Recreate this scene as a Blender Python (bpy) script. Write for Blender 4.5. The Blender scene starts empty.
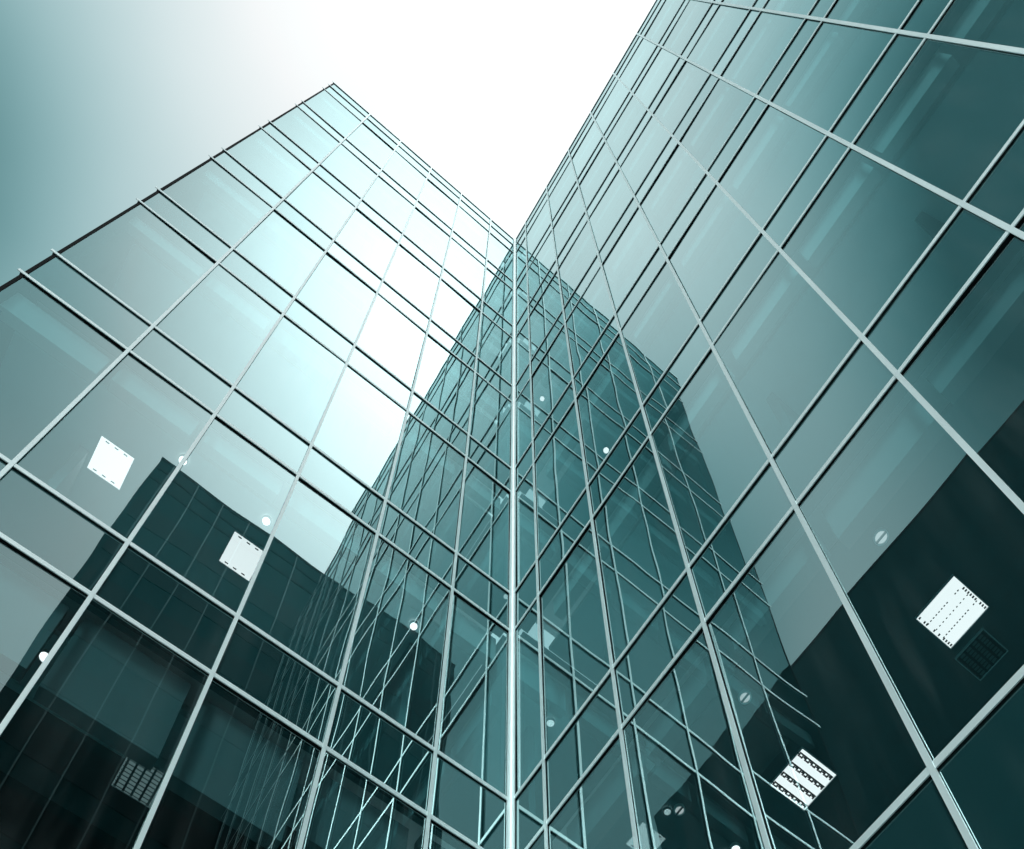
import bpy, bmesh, math, random
from mathutils import Vector, Matrix
R = math.radians
rnd = random.Random(7)
scene = bpy.context.scene
COL = scene.collection

# ------------------------------------------------------------------ layout
CORNER = Vector((-0.0237, 6.0, 0.0))                 # inner corner where both towers meet
DL = Vector((-0.8155032, -0.5787526, 0))             # along the left tower, away from the corner
DR = Vector((0.5787526, -0.8155032, 0))              # along the right tower, away from the corner
TRANSOMS = [52.60, 51.38, 49.88]
for a, b in ((44.863, 43.632), (38.827, 37.416), (32.665, 31.295), (26.615, 25.242),
             (20.527, 19.142), (14.462, 13.095), (8.417, 7.03), (2.35, 0.95)):
    TRANSOMS += [a, b]
CEIL = {'1': 43.632, '2': 37.416, '3': 31.295, '4': 25.242, '5': 19.142, '6': 13.095, '7': 7.03}
MUL_L = [0.030, 0.876, 1.932, 2.990, 4.047, 5.093]
END_L = 6.302
MUL_R = [0.030, 0.520, 1.574, 2.636, 3.689, 4.745, 5.788, 6.807, 7.86, 8.91, 9.96, 11.01, 12.06, 13.11]

# ------------------------------------------------------------------ helpers
class MB:
    def __init__(self):
        self.v, self.f, self.mi = [], [], []
    def box(self, x0, x1, y0, y1, z0, z1, mi=0, front=None, tilt=None):
        if x0 > x1: x0, x1 = x1, x0
        if y0 > y1: y0, y1 = y1, y0
        if z0 > z1: z0, z1 = z1, z0
        n = len(self.v)
        P = [(x0,y0,z0),(x1,y0,z0),(x1,y1,z0),(x0,y1,z0),(x0,y0,z1),(x1,y0,z1),(x1,y1,z1),(x0,y1,z1)]
        if tilt:
            cx, cz = (x0+x1)/2, (z0+z1)/2
            P = [(x, y + tilt[0]*(x-cx) + tilt[1]*(z-cz), z) for x, y, z in P]
        self.v += P
        F = [(0,3,2,1),(4,5,6,7),(0,1,5,4),(1,2,6,5),(2,3,7,6),(3,0,4,7)]
        for k, q in enumerate(F):
            self.f.append(tuple(n+i for i in q))
            self.mi.append(front if (front is not None and k == 4) else mi)   # k==4: the +y face
        return self
    def disc(self, cx, cy, z0, z1, r, n=28, mi=0):
        b = len(self.v)
        for z in (z0, z1):
            for i in range(n):
                a = 2*math.pi*i/n
                self.v.append((cx+r*math.cos(a), cy+r*math.sin(a), z))
        self.f.append(tuple(b+i for i in reversed(range(n)))); self.mi.append(mi)
        self.f.append(tuple(b+n+i for i in range(n))); self.mi.append(mi)
        for i in range(n):
            j = (i+1) % n
            self.f.append((b+i, b+j, b+n+j, b+n+i)); self.mi.append(mi)
        return self
    def ring(self, cx, cy, z0, z1, r0, r1, n=28, mi=0):
        b = len(self.v)
        for i in range(n):
            a = 2*math.pi*i/n; c, s = math.cos(a), math.sin(a)
            self.v += [(cx+r0*c, cy+r0*s, z0), (cx+r1*c, cy+r1*s, z0), (cx+r1*c, cy+r1*s, z1), (cx+r0*c, cy+r0*s, z1)]
        for i in range(n):
            p, q = b+4*i, b+4*((i+1) % n)
            for k in range(4):
                l = (k+1) % 4
                self.f.append((p+k, p+l, q+l, q+k)); self.mi.append(mi)
        return self
    def build(self, name, mats, parent=None):
        me = bpy.data.meshes.new(name)
        me.from_pydata(self.v, [], self.f)
        if not isinstance(mats, (list, tuple)): mats = [mats]
        for m in mats: me.materials.append(m)
        for p, k in zip(me.polygons, self.mi): p.material_index = k
        bm = bmesh.new(); bm.from_mesh(me); bmesh.ops.recalc_face_normals(bm, faces=bm.faces); bm.to_mesh(me); bm.free()
        o = bpy.data.objects.new(name, me); COL.objects.link(o)
        if parent is not None: o.parent = parent
        return o

def thing(name, label, cat, loc=(0, 0, 0), rotz=0.0, group=None):
    o = bpy.data.objects.new(name, None); COL.objects.link(o)
    o.location = loc; o.rotation_euler = (0, 0, rotz)
    o.empty_display_size = 0.2
    o['label'] = label; o['category'] = cat; o['kind'] = 'thing'
    if group: o['group'] = group
    return o

# ------------------------------------------------------------------ materials
def new_mat(name):
    m = bpy.data.materials.new(name); m.use_nodes = True
    nt = m.node_tree; nt.nodes.clear()
    out = nt.nodes.new('ShaderNodeOutputMaterial')
    return m, nt, out
def N(nt, t, **kw):
    n = nt.nodes.new(t)
    for k, v in kw.items(): setattr(n, k, v)
    return n
def math_(nt, op, a, b=None, c=None, clamp=False):
    n = nt.nodes.new('ShaderNodeMath'); n.operation = op; n.use_clamp = clamp
    for i, x in enumerate((a, b, c)):
        if x is None: continue
        if isinstance(x, (int, float)): n.inputs[i].default_value = x
        else: nt.links.new(x, n.inputs[i])
    return n.outputs[0]

def principled(name, col, rough=0.5, metal=0.0, spec=0.5, noise=0.0, nscale=4.0, stretch=(1, 1, 1)):
    m, nt, out = new_mat(name)
    b = N(nt, 'ShaderNodeBsdfPrincipled')
    b.inputs['Roughness'].default_value = rough; b.inputs['Metallic'].default_value = metal
    b.inputs['Specular IOR Level'].default_value = spec
    nt.links.new(b.outputs[0], out.inputs[0])
    if noise > 0:
        tc = N(nt, 'ShaderNodeTexCoord'); mp = N(nt, 'ShaderNodeMapping'); mp.inputs['Scale'].default_value = stretch
        nz = N(nt, 'ShaderNodeTexNoise'); nz.inputs['Scale'].default_value = nscale; nz.inputs['Detail'].default_value = 5
        nt.links.new(tc.outputs['Object'], mp.inputs[0]); nt.links.new(mp.outputs[0], nz.inputs['Vector'])
        mx = N(nt, 'ShaderNodeMix', data_type='RGBA')
        mx.inputs[6].default_value = (*[c*(1-noise) for c in col], 1); mx.inputs[7].default_value = (*[min(1, c*(1+noise)) for c in col], 1)
        nt.links.new(nz.outputs[0], mx.inputs[0]); nt.links.new(mx.outputs[2], b.inputs['Base Color'])
        r = math_(nt, 'MULTIPLY_ADD', nz.outputs[0], 0.2, rough-0.1, clamp=True); nt.links.new(r, b.inputs['Roughness'])
    else:
        b.inputs['Base Color'].default_value = (*col, 1)
    return m

def emission(name, col, strength):
    m, nt, out = new_mat(name)
    e = N(nt, 'ShaderNodeEmission'); e.inputs[0].default_value = (*col, 1); e.inputs[1].default_value = strength
    nt.links.new(e.outputs[0], out.inputs[0]); return m

GLASS_R0, GLASS_POW, GLASS_MAX = 0.12, 3.0, 0.92
def facade_glass(name, opaque):
    """coated solar glass: mirror that grows towards grazing, tinted see-through or an opaque back coat"""
    m, nt, out = new_mat(name)
    tc = N(nt, 'ShaderNodeTexCoord')
    oi = N(nt, 'ShaderNodeObjectInfo')
    # every pane is bowed and wavy in its own way
    off = math_(nt, 'MULTIPLY', oi.outputs['Random'], 40.0)
    cmb = N(nt, 'ShaderNodeCombineXYZ'); nt.links.new(off, cmb.inputs[0]); nt.links.new(off, cmb.inputs[1])
    add = N(nt, 'ShaderNodeVectorMath', operation='ADD'); nt.links.new(tc.outputs['Object'], add.inputs[0]); nt.links.new(cmb.outputs[0], add.inputs[1])
    mp = N(nt, 'ShaderNodeMapping'); mp.inputs['Scale'].default_value = (1.0, 1.0, 0.45)
    nt.links.new(add.outputs[0], mp.inputs[0])
    nz = N(nt, 'ShaderNodeTexNoise'); nz.inputs['Scale'].default_value = 0.9; nz.inputs['Detail'].default_value = 0.6
    nt.links.new(mp.outputs[0], nz.inputs['Vector'])
    bp = N(nt, 'ShaderNodeBump'); bp.inputs['Strength'].default_value = 1.0; bp.inputs['Distance'].default_value = 0.0042
    nt.links.new(nz.outputs[0], bp.inputs['Height'])
    lw = N(nt, 'ShaderNodeLayerWeight'); lw.inputs[0].default_value = 0.5
    p = math_(nt, 'POWER', lw.outputs['Facing'], GLASS_POW)
    fac = math_(nt, 'MULTIPLY_ADD', p, GLASS_MAX-GLASS_R0, GLASS_R0, clamp=True)
    gl = N(nt, 'ShaderNodeBsdfGlossy'); gl.inputs['Color'].default_value = (0.69, 0.95, 0.965, 1); gl.inputs['Roughness'].default_value = 0.0
    nt.links.new(bp.outputs[0], gl.inputs['Normal'])
    if opaque:
        bk = N(nt, 'ShaderNodeBsdfDiffuse'); bk.inputs[0].default_value = (0.010, 0.050, 0.055, 1)
    else:
        bk = N(nt, 'ShaderNodeBsdfTransparent'); bk.inputs[0].default_value = (0.50, 0.82, 0.85, 1)
    mx = N(nt, 'ShaderNodeMixShader')
    fac = math_(nt, 'MULTIPLY', fac, math_(nt, 'MULTIPLY_ADD', oi.outputs['Random'], 0.14, 0.92), clamp=True)
    nt.links.new(fac, mx.inputs[0]); nt.links.new(bk.outputs[0], mx.inputs[1]); nt.links.new(gl.outputs[0], mx.inputs[2])
    # thin film of dust and dried run marks
    mp2 = N(nt, 'ShaderNodeMapping'); mp2.inputs['Scale'].default_value = (7.0, 7.0, 0.5)
    nt.links.new(add.outputs[0], mp2.inputs[0])
    n2 = N(nt, 'ShaderNodeTexNoise'); n2.inputs['Scale'].default_value = 1.0; n2.inputs['Detail'].default_value = 4
    nt.links.new(mp2.outputs[0], n2.inputs['Vector'])
    n3 = N(nt, 'ShaderNodeTexNoise'); n3.inputs['Scale'].default_value = 0.7; n3.inputs['Detail'].default_value = 3
    nt.links.new(add.outputs[0], n3.inputs['Vector'])
    pr = math_(nt, 'MULTIPLY', math_(nt, 'SUBTRACT', n2.outputs[0], 0.42, clamp=True), math_(nt, 'SUBTRACT', n3.outputs[0], 0.35, clamp=True))
    df = math_(nt, 'MULTIPLY_ADD', pr, 0.5, 0.0, clamp=True)
    dust = N(nt, 'ShaderNodeBsdfDiffuse'); dust.inputs[0].default_value = (0.42, 0.52, 0.52, 1)
    mx2 = N(nt, 'ShaderNodeMixShader'); nt.links.new(df, mx2.inputs[0]); nt.links.new(mx.outputs[0], mx2.inputs[1]); nt.links.new(dust.outputs[0], mx2.inputs[2])
    nt.links.new(mx2.outputs[0], out.inputs[0])
    return m

def clear_glass(name):
    m, nt, out = new_mat(name)
    t = N(nt, 'ShaderNodeBsdfTransparent'); t.inputs[0].default_value = (0.93, 0.98, 0.985, 1)
    nt.links.new(t.outputs[0], out.inputs[0]); return m

M = {}
M['alu'] = principled('brushed_aluminium', (0.80, 0.94, 0.95), rough=0.42, metal=0.35, noise=0.06, nscale=3, stretch=(1, 1, 0.3))
M['gasket'] = principled('black_anodised_profile', (0.008, 0.011, 0.012), rough=0.85, spec=0.04)
M['glass'] = facade_glass('coated_vision_glass', False)
M['spandrel'] = facade_glass('coated_spandrel_glass', True)
M['glass_in'] = clear_glass('inner_glass_face')
M['ceiling'] = principled('ceiling_board', (0.66, 0.78, 0.78), rough=0.9, noise=0.06, nscale=1.2)
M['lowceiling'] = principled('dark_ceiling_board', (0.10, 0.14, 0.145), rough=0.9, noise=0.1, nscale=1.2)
M['pelmet'] = principled('grey_pelmet', (0.46, 0.42, 0.41), rough=0.7)
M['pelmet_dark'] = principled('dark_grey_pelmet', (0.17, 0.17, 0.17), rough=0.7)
M['bulkhead'] = principled('blind_box_grey', (0.16, 0.22, 0.225), rough=0.8)
M['wall'] = principled('office_wall', (0.30, 0.38, 0.385), rough=0.9, noise=0.08, nscale=0.8)
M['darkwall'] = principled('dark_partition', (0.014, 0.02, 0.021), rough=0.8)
M['carpet'] = principled('pale_floor', (0.70, 0.72, 0.72), rough=0.95)
M['column'] = principled('concrete_column', (0.30, 0.36, 0.36), rough=0.85, noise=0.1, nscale=3)
M['roof'] = principled('roof_membrane', (0.12, 0.14, 0.14), rough=0.9)
M['lamp'] = emission('lit_diffuser', (1.0, 0.68, 0.66), 2.5)
M['unlit_glow'] = emission('unlit_diffuser_glow', (0.9, 0.9, 0.88), 0.22)  # faint glow added so the unlit louvre panel stays visible
M['lamp_soft'] = emission('soft_downlight', (1.0, 0.72, 0.70), 1.0)
M['lamp_bright'] = emission('lit_downlight', (1.0, 0.68, 0.66), 3.6)
M['louvre'] = principled('black_louvre', (0.02, 0.024, 0.025), rough=0.4, metal=0.3)
M['louvre_dim'] = principled('unlit_louvre_metal', (0.16, 0.20, 0.20), rough=0.5)
M['louvre_grey'] = principled('grey_louvre', (0.22, 0.32, 0.33), rough=0.5)
M['whitemetal'] = principled('white_enamel', (0.78, 0.82, 0.82), rough=0.45)
M['darkclad'] = principled('dark_cladding_panel', (0.008, 0.040, 0.043), rough=0.8, spec=0.05, noise=0.18, nscale=0.6)
M['blackclad'] = principled('black_cladding_panel', (0.005, 0.024, 0.026), rough=0.85, spec=0.03, noise=0.25, nscale=0.5)
M['darkglass'] = principled('dark_tinted_window', (0.010, 0.022, 0.024), rough=0.6, spec=0.04)
M['fin'] = principled('weathered_fin', (0.09, 0.15, 0.155), rough=0.5, metal=0.3)
M['paving'] = principled('court_paving', (0.34, 0.36, 0.36), rough=0.9, noise=0.25, nscale=1.5)

# ------------------------------------------------------------------ ground
g = MB().box(-400, 400, -400, 400, -0.5, 0.0).build('ground', M['paving']); g['kind'] = 'structure'
g['label'] = 'grey court paving between the towers'

# ------------------------------------------------------------------ the two glass towers
def tower(name, label, rotz, sg, muls, end, depth, partitions):
    T = thing(name, label, 'office tower', CORNER, rotz)
    X = lambda s: sg*s
    top = TRANSOMS[0]
    # mullions: bright cap on a black profile
    for s in muls:
        w = 0.018
        b = MB().box(X(s-0.014), X(s+0.014), -0.062, -0.012, 0.0, top-0.02).build('mullion', M['gasket'], T)
        MB().box(X(s-w), X(s+w), -0.012, 0.0, 0.0, top+0.03).build('mullion_cap', M['alu'], b)
    # transoms
    for k, z in enumerate(TRANSOMS):
        h = 0.042 if k else 0.055
        b = MB().box(X(0.004), X(end+0.012), -0.060, -0.012, z-h, z+h).build('transom', M['gasket'], T)
        MB().box(X(0.006), X(end+0.045), -0.012, -0.004, z-h*0.95, z+h*0.95).build('transom_cap', M['alu'], b)
    # free end: dark closing profile and end wall
    MB().box(X(end-0.035), X(end), -0.2, -0.02, 0.0, top-0.06).build('end_profile', M['gasket'], T)
    MB().box(X(end-0.1), X(end-0.012), -depth, -0.2, 0.0, top-0.1).build('end_wall', M['darkclad'], T)
    # glass
    xs = muls + [end-0.028]
    for i in range(len(xs)-1):
        a, b_ = xs[i]+0.013, xs[i+1]-0.013
        for k in range(len(TRANSOMS)):
            z1 = TRANSOMS[k]; z0 = TRANSOMS[k+1] if k+1 < len(TRANSOMS) else 0.02
            spand = (k == 0) or (k == 1) or (k > 1 and k % 2 == 1)
            tl = (rnd.uniform(-1, 1)*0.008, rnd.uniform(-1, 1)*0.0024)
            if spand:
                tl = (tl[0]*0.5, tl[1]*0.5)
            mb = MB().box(X(a), X(b_), -0.045, -0.023, z0+0.03, z1-0.03, mi=1, front=0, tilt=tl)
            mb.build('spandrel_panel' if spand else 'vision_pane', [M['spandrel'], M['gasket']] if spand else [M['glass'], M['glass_in']], T)
    # floors: ceiling board, blind box, slab, back wall
    zs = [49.88] + [CEIL[k] for k in '1234567'] + [0.95]
    fl = [44.863, 38.827, 32.665, 26.615, 20.527, 14.462, 8.417, 2.35]
    for j in range(8):
        zc = zs[j] + 0.12; zf = fl[j] - 0.10
        if j == 6 and sg > 0:
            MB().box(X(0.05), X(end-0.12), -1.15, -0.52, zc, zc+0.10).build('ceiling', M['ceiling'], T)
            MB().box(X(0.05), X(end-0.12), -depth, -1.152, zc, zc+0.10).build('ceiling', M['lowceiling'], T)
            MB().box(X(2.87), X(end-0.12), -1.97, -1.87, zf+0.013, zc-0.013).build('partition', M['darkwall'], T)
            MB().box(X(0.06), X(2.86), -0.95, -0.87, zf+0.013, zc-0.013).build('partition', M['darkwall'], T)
        else:
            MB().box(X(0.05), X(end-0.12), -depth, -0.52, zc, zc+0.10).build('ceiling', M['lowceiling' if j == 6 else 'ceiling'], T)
        if j < 7:
            for q in range(len(xs)-1):           # a white blind box hangs behind the head of each bay
                if xs[q+1]-xs[q] < 0.7: continue
                g0 = 0.10 if xs[q+1]-xs[q] > 0.8 else 0.04
                zt = zc - rnd.uniform(0.16, 0.30); zb = zt - rnd.uniform(0.45, 0.75) - (0.7 if j == 6 and sg > 0 else 0)
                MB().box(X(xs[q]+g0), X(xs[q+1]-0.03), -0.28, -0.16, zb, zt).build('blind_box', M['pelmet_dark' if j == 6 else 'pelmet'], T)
        MB().box(X(0.05), X(end-0.12), -0.195, -0.075, zc+0.02, zc+0.12).build('window_head', M['bulkhead'], T)
        MB().box(X(0.05), X(end-0.12), -depth, -0.125, zf-0.55, zf).build('floor_slab', M['carpet'], T)
        MB().box(X(0.05), X(end-0.12), -3.6, -3.5, zf+0.01, zc-0.01).build('back_wall', M['wall'], T)
        MB().box(X(-0.02), X(0.049), -depth, -0.13, zf+0.011, zc-0.011).build('end_partition', M['wall'], T)
        for (s, y0, y1, kind) in ([] if j == 6 else partitions[j]):
            MB().box(X(s-0.05), X(s+0.05), y0, y1, zf+0.012, zc-0.012).build('partition', M[kind], T)
    # concrete columns
    s = 1.25
    while s < end-0.5:
        MB().box(X(s-0.14), X(s+0.14), -2.5, -2.2, 0.0, top-1.4).build('interior_column', M['column'], T)
        s += 3.16
    # roof
    MB().box(X(0.03), X(end-0.02), -depth, -0.12, top-0.55, top-0.25).build('roof_slab', M['roof'], T)
    return T

r2 = random.Random(3)
def parts_for(n_cols, muls):
    out = []
    for j in range(8):
        ps = []
        for s in muls[1:n_cols]:
            if r2.random() < 0.35:
                ps.append((s, -3.49, -0.75 - 0.9*r2.random(), 'wall' if r2.random() < 0.7 else 'darkwall'))
        out.append(ps)
    return out
azL = math.atan2(DL.y, DL.x)
azR = math.atan2(-DR.y, -DR.x)
TL = tower('glass_tower', 'glass office tower at left whose free end and roof corner rise against open sky', azL, 1, MUL_L, END_L, 6.0, parts_for(6, MUL_L))
TR = tower('glass_tower', 'darker glass office tower at right running out of the picture overhead', azR, -1, MUL_R, 13.6, 6.0, parts_for(12, MUL_R))

# ------------------------------------------------------------------ ceiling lights
def place(o, side, s, y, z):
    d, n = (DL, DR) if side == 'L' else (DR, DL)     # outward normal of each facade is the other's direction
    o.location = CORNER + d*s + n*y + Vector((0, 0, z))
    o.rotation_euler = (0, 0, azL if side == 'L' else azR)

def panel(side, s, y, z, label, style, w=0.41):
    t = thing('light_panel', label, 'ceiling light', group='square light panels in the office ceilings')
    h = w/2
    fr = MB()
    e = 0.005
    fr.box(-h, h, -h, -h+e, -0.035, 0.0); fr.box(-h, h, h-e, h, -0.035, 0.0)
    fr.box(-h, -h+e, -h+e, h-e, -0.035, 0.0); fr.box(h-e, h, -h+e, h-e, -0.035, 0.0)
    fr.build('frame', M['whitemetal'], t)
    MB().box(-h+e, h-e, -h+e, h-e, -0.022, -0.002).build('diffuser', M['lamp'] if style not in ('unlit', 'off') else M['unlit_glow'] if style == 'unlit' else M['louvre_dim'], t)
    lo = MB()
    if style == 'edge':               # dashes along two opposite edges
        for sgn in (-1, 1):
            for k in range(3):
                cx = (-0.25+0.27*k)*w
                lo.box(cx-0.055*w/1, cx+0.055*w, sgn*0.42*w-0.006, sgn*0.42*w+0.006, -0.031, -0.023)
    elif style == 'dotted':           # fine dotted rows and ticks
        q = random.Random(11)
        for yy in (-0.22, 0.22):
            for k in range(13):
                cx = (-0.42+0.07*k)*w
                if q.random() < 0.8: lo.box(cx-0.007, cx+0.007, yy*w-0.0035, yy*w+0.0035, -0.031, -0.023)
        for k in range(10):
            cx = (-0.40+0.088*k)*w
            lo.box(cx-0.004, cx+0.009, 0.01*w-0.003, 0.01*w+0.003, -0.031, -0.023)
        for xx in (-0.44, 0.44):
            for k in range(14):
                cy = (-0.45+0.068*k)*w
                if q.random() < 0.7: lo.box(xx*w-0.010, xx*w+0.010, cy-0.005, cy+0.007, -0.031, -0.023)
    elif style == 'striped':          # four tubes between black cross-blade louvres
        for k in range(4):
            cx = (-0.40+0.26*k)*w
            lo.box(cx-0.006, cx+0.006, -0.47*w, 0.47*w, -0.033, -0.023)
            for i in range(11):
                cy = (-0.45+0.09*i)*w
                lo.box(cx+0.008, cx+0.034, cy-0.006, cy+0.007, -0.032, -0.0232)
                lo.box(cx+0.008+0.013*(i % 2), cx+0.021+0.013*(i % 2), cy+0.008, cy+0.026, -0.0315, -0.0234)
    else:                             # unlit or off: blades
        for k in range(5):
            cx = (-0.42+0.21*k)*w
            lo.box(cx-0.010, cx+0.010, -0.47*w, 0.47*w, -0.033, -0.0225)
        for k in range(9):
            cy = (-0.44+0.11*k)*w
            lo.box(-0.47*w, 0.47*w, cy-0.003, cy+0.003, -0.031, -0.0235)
    lo.build('louvre', M['louvre_grey'] if style == 'unlit' else M['louvre'], t)
    place(t, side, s, y, z)
    return t

C5, C6 = CEIL['5']+0.12, CEIL['6']+0.12
panel('L', 4.79, -1.172, C5, 'square white light panel seen through bright glass above the dark reflected roof corner', 'edge')
panel('L', 3.095, -1.19, C5, 'square white light panel glowing inside the dark reflection, half behind a bright mullion', 'edge')
panel('R', 3.83, -1.605, C6, 'square white dotted light panel high in the dark right-hand pane', 'dotted')
panel('R', 2.115, -1.607, C6, 'square light panel of white stripes and black louvres over black interior', 'striped')
panel('L', 3.075, -1.24, C6, 'dim unlit louvre panel in the dark lower left pane', 'unlit', 0.37)
panel('R', 3.74, -2.05, C6, 'dim unlit grille in the dark ceiling beside the white dotted panel', 'off', 0.30)

def downlight(side, s, y, z, label, r=0.06, lit=True):
    t = thing('downlight', label, 'downlight', group='round downlights in the office ceilings')
    MB().ring(0, 0, -0.05, 0.0, r*0.78, r).build('rim', M['whitemetal'], t)
    MB().disc(0, 0, -0.035, -0.002, r*0.77).build('bulb', M['lamp_bright'] if lit else M['lamp_soft'], t)
    if not lit:
        MB().box(-r*0.9, r*0.9, -0.006, 0.006, -0.06, -0.036).build('crossbar', M['louvre'], t)
    place(t, side, s, y, z)
    return t
downlight('L', 4.13, -0.66, C5-0.02, 'round white downlight half hidden by the mullion above the reflected roof corner')
downlight('L', 3.05, -0.67, C5-0.02, 'round white downlight just above the lit square panel beside the mullion')
downlight('L', 1.005, -0.67, C5-0.02, 'bright round downlight among dense reflected lines of the left tower')
downlight('L', 2.53, -0.73, C6, 'flat bright downlight over black interior in the lower left tower')
downlight('L', 4.16, -0.72, C6, 'small downlight peeping out beside the lowest left mullion')
downlight('R', 0.35, -0.40, CEIL['3']+0.10, 'small round downlight in the narrow strip beside the inner corner, topmost of all', 0.055)
downlight('R', 1.285, -0.82, CEIL['4']+0.12, 'tiny round downlight touching a transom in the middle of the right tower', 0.055)
downlight('R', 3.90, -0.73, C6, 'downlight with dark crossbar alone in the pale pane near the dotted panel', 0.06, False)
downlight('R', 2.36, -0.71, C6, 'downlight with dark crossbar between faint reflected lines, above the striped panel', 0.055, False)
downlight('R', 1.28, -0.91, C6, 'bright downlight near the bottom edge in the teal lower pane', 0.05, False)
downlight('R', 1.29, -1.558, C6, 'downlight cut by the lower frame, lowest of the right tower', 0.05)

# ------------------------------------------------------------------ dark blocks across the court
def dark_block(label, corner, rotz, w, depth, h, fins, clad='darkclad', fin='fin'):
    """local x along the front, local y out of the front towards the glass towers"""
    T = thing('dark_office_block', label, 'office block', corner, rotz)
    MB().box(0, w, -depth, 0, 0, h-0.3).build('wall', M[clad], T)
    MB().box(-0.02, w+0.02, -depth-0.02, 0.02, h-0.3, h).build('coping', M['gasket'], T)
    plain = clad == 'blackclad'
    for z in (() if plain else (h-1.5, h-2.9)):
        MB().box(0.02, w-0.02, 0.0, 0.03, z-0.10, z+0.10).build('cornice', M['gasket'], T)
    x = fins/2
    while x < w and not plain:
        MB().box(x-0.02, x+0.02, 0.0, 0.07, 0, h-0.32).build('fin', M[fin], T)
        x += fins
    z = h-5.2
    while z > 4 and not plain:
        MB().box(0.15, w-0.15, 0.0, 0.03, z-1.9, z).build('window_band', M['darkglass'], T)
        z -= 3.6
    return T
# across from the left tower: front parallel to it, square to the right tower's end
dA = 8.78
hA = 1.6 + 3.08*(9.8 + dA) + 0.8
dark_block('dark office block with pale fins, mirrored in the left tower', DR*dA + DL*3.0, azL + math.pi, 9.0, 7.0, hA, 1.05)
# across from the right tower
dB = 22.0
hB = 1.6 + 2.70*(6.92 + dB)
dark_block('long dark office block mirrored in the lower right tower', DL*dB - DR*15.0, azR + math.pi, 30.0, 9.0, hB, 1.9, 'blackclad', 'blackclad')

# ------------------------------------------------------------------ sky and light
SUN_EL, SUN_AZ = 52.0, 192.0          # azimuth from +y clockwise
w = bpy.data.worlds.new('World'); scene.world = w; w.use_nodes = True
nt = w.node_tree; nt.nodes.clear()
out = N(nt, 'ShaderNodeOutputWorld'); bg = N(nt, 'ShaderNodeBackground'); nt.links.new(bg.outputs[0], out.inputs[0])
sky = N(nt, 'ShaderNodeTexSky', sky_type='NISHITA'); sky.sun_disc = False
sky.sun_elevation = R(SUN_EL); sky.sun_rotation = R(SUN_AZ)
bw = N(nt, 'ShaderNodeRGBToBW'); nt.links.new(sky.outputs[0], bw.inputs[0])
tc = N(nt, 'ShaderNodeTexCoord')
nrm = N(nt, 'ShaderNodeVectorMath', operation='NORMALIZE'); nt.links.new(tc.outputs['Generated'], nrm.inputs[0])
def dot(vec):
    n = N(nt, 'ShaderNodeVectorMath', operation='DOT_PRODUCT'); nt.links.new(nrm.outputs[0], n.inputs[0]); n.inputs[1].default_value = vec
    return n.outputs['Value']
def azv(az, zen=90): return (math.sin(R(zen))*math.sin(R(az)), math.sin(R(zen))*math.cos(R(az)), math.cos(R(zen)))
dz = dot((0, 0, 1))
dx, dy = dot((1, 0, 0)), dot((0, 1, 0))
s2 = math_(nt, 'SUBTRACT', 1.0, math_(nt, 'MULTIPLY', dz, dz))
V = math_(nt, 'MULTIPLY_ADD', dx, 0.85, 1.02)
V = math_(nt, 'MULTIPLY_ADD', dy, 0.362, V)
def lobe(V, px, py, amt):                   # soft brighter or heavier patches of the overcast around the zenith
    d = math_(nt, 'SUBTRACT', 1.0, dot((px, py, math.sqrt(1-px*px-py*py))))
    e = math_(nt, 'EXPONENT', math_(nt, 'DIVIDE', d, -0.005))
    return math_(nt, 'MULTIPLY_ADD', e, amt, V)
for px, py, amt in [(-0.44, -0.11, 0.283), (-0.33, -0.22, -0.18), (-0.33, -0.11, 0.21), (-0.33, 0.0, -0.36), (-0.33, 0.11, -0.38),
                    (-0.22, -0.22, -0.488), (-0.22, -0.11, 0.155), (-0.22, 0.0, -0.09), (-0.11, -0.33, 0.049),
                    (-0.11, -0.22, -0.62), (-0.11, -0.11, 0.03), (-0.11, 0.0, 0.20), (-0.11, 0.11, -0.115), (0.0, -0.33, -0.26),
                    (0.0, -0.22, -0.018), (0.0, -0.11, -0.098), (0.0, 0.0, 0.06), (0.0, 0.11, 0.22), (0.11, -0.33, -0.144),
                    (0.11, -0.22, 0.157), (0.11, -0.11, 1.45), (0.11, 0.0, -0.101), (0.22, -0.33, 0.082), (0.22, -0.22, 0.377),
                    (0.22, -0.11, 1.15)]:
    V = lobe(V, px, py, amt)
nz = N(nt, 'ShaderNodeTexNoise'); nz.inputs['Scale'].default_value = 5.0; nz.inputs['Detail'].default_value = 4
nt.links.new(nrm.outputs[0], nz.inputs['Vector'])
V = math_(nt, 'MULTIPLY_ADD', math_(nt, 'SUBTRACT', nz.outputs[0], 0.5), 0.16, V)
V = math_(nt, 'MAXIMUM', V, 0.16)
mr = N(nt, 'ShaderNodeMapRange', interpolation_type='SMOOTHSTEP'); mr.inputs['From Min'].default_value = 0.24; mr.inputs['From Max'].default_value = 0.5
nt.links.new(s2, mr.inputs[0])               # overcast lower down, out of view, brightened to light the court
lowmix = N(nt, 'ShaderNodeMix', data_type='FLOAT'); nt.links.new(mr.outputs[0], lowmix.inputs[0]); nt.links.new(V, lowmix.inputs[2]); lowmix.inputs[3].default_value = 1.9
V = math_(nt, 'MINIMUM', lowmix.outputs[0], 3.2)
redf = math_(nt, 'MINIMUM', math_(nt, 'MULTIPLY_ADD', V, 0.76, 0.18), 0.97)
grnf = math_(nt, 'MINIMUM', math_(nt, 'MULTIPLY_ADD', V, 0.08, 0.91), 0.995)
tint = N(nt, 'ShaderNodeCombineXYZ')
nt.links.new(math_(nt, 'MULTIPLY', V, redf), tint.inputs[0]); nt.links.new(math_(nt, 'MULTIPLY', V, grnf), tint.inputs[1]); nt.links.new(V, tint.inputs[2])
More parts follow.
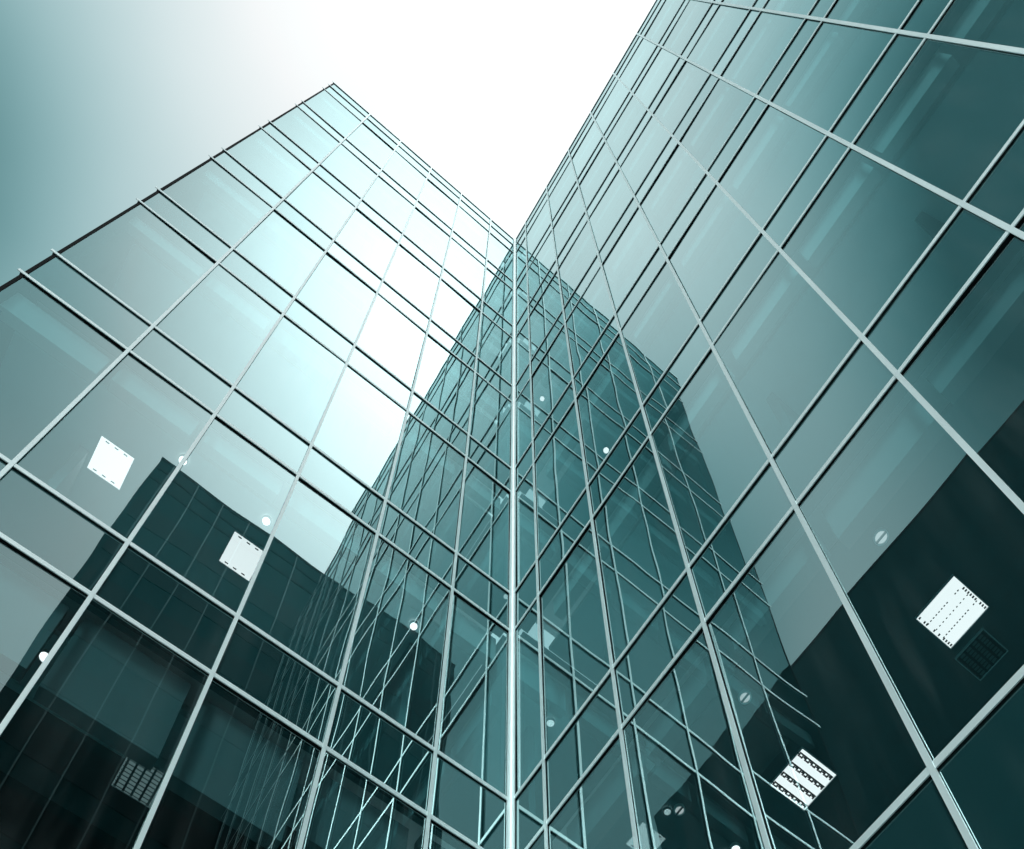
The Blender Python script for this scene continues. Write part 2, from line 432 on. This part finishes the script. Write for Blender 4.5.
over = N(nt, 'ShaderNodeVectorMath', operation='SCALE'); over.inputs['Scale'].default_value = 9.0; nt.links.new(tint.outputs[0], over.inputs[0])
clear = N(nt, 'ShaderNodeVectorMath', operation='SCALE'); clear.inputs[0].default_value = (0.10, 0.14, 0.145); nt.links.new(bw.outputs[0], clear.inputs['Scale'])
tot = N(nt, 'ShaderNodeVectorMath', operation='ADD'); nt.links.new(over.outputs[0], tot.inputs[0]); nt.links.new(clear.outputs[0], tot.inputs[1])
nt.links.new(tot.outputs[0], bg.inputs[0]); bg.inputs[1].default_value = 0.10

sl = bpy.data.lights.new('sun', 'SUN'); sl.energy = 2.4; sl.angle = R(12); sl.color = (0.88, 1.0, 0.99)
so = bpy.data.objects.new('sun', sl); COL.objects.link(so)
dvec = Vector((math.sin(R(SUN_AZ))*math.cos(R(SUN_EL)), math.cos(R(SUN_AZ))*math.cos(R(SUN_EL)), math.sin(R(SUN_EL))))
so.rotation_euler = dvec.to_track_quat('Z', 'Y').to_euler(); so.location = dvec*120

# ------------------------------------------------------------------ camera
F_PX, PITCH, ROLL, SHIFT = 1395.117, 0.8379454660046084, -0.0038462539706646142, 802.0788636
cd = bpy.data.cameras.new('camera'); cam = bpy.data.objects.new('camera', cd); COL.objects.link(cam)
cd.sensor_fit = 'HORIZONTAL'; cd.sensor_width = 36.0; cd.lens = F_PX/1024*36.0
cd.shift_y = SHIFT/1024; cd.clip_start = 0.05; cd.clip_end = 2000
right = Vector((1, 0, 0)); up = Vector((0, -math.sin(PITCH), math.cos(PITCH))); fwd = Vector((0, math.cos(PITCH), math.sin(PITCH)))
cr, sr = math.cos(ROLL), math.sin(ROLL)
r_, u_ = right*cr - up*sr, right*sr + up*cr
mw = Matrix((r_, u_, -fwd)).transposed().to_4x4(); mw.translation = (0, 0, 1.6)
cam.matrix_world = mw
scene.camera = cam

# ------------------------------------------------------------------ render
scene.render.engine = 'CYCLES'
scene.cycles.max_bounces = 12; scene.cycles.glossy_bounces = 8; scene.cycles.transparent_max_bounces = 24
scene.cycles.diffuse_bounces = 4
scene.cycles.use_denoising = True
scene.cycles.sample_clamp_indirect = 6
scene.view_settings.view_transform = 'Standard'; scene.view_settings.look = 'None'
scene.view_settings.exposure = 0.0; scene.view_settings.gamma = 1.0; scene.view_settings.use_curve_mapping = False
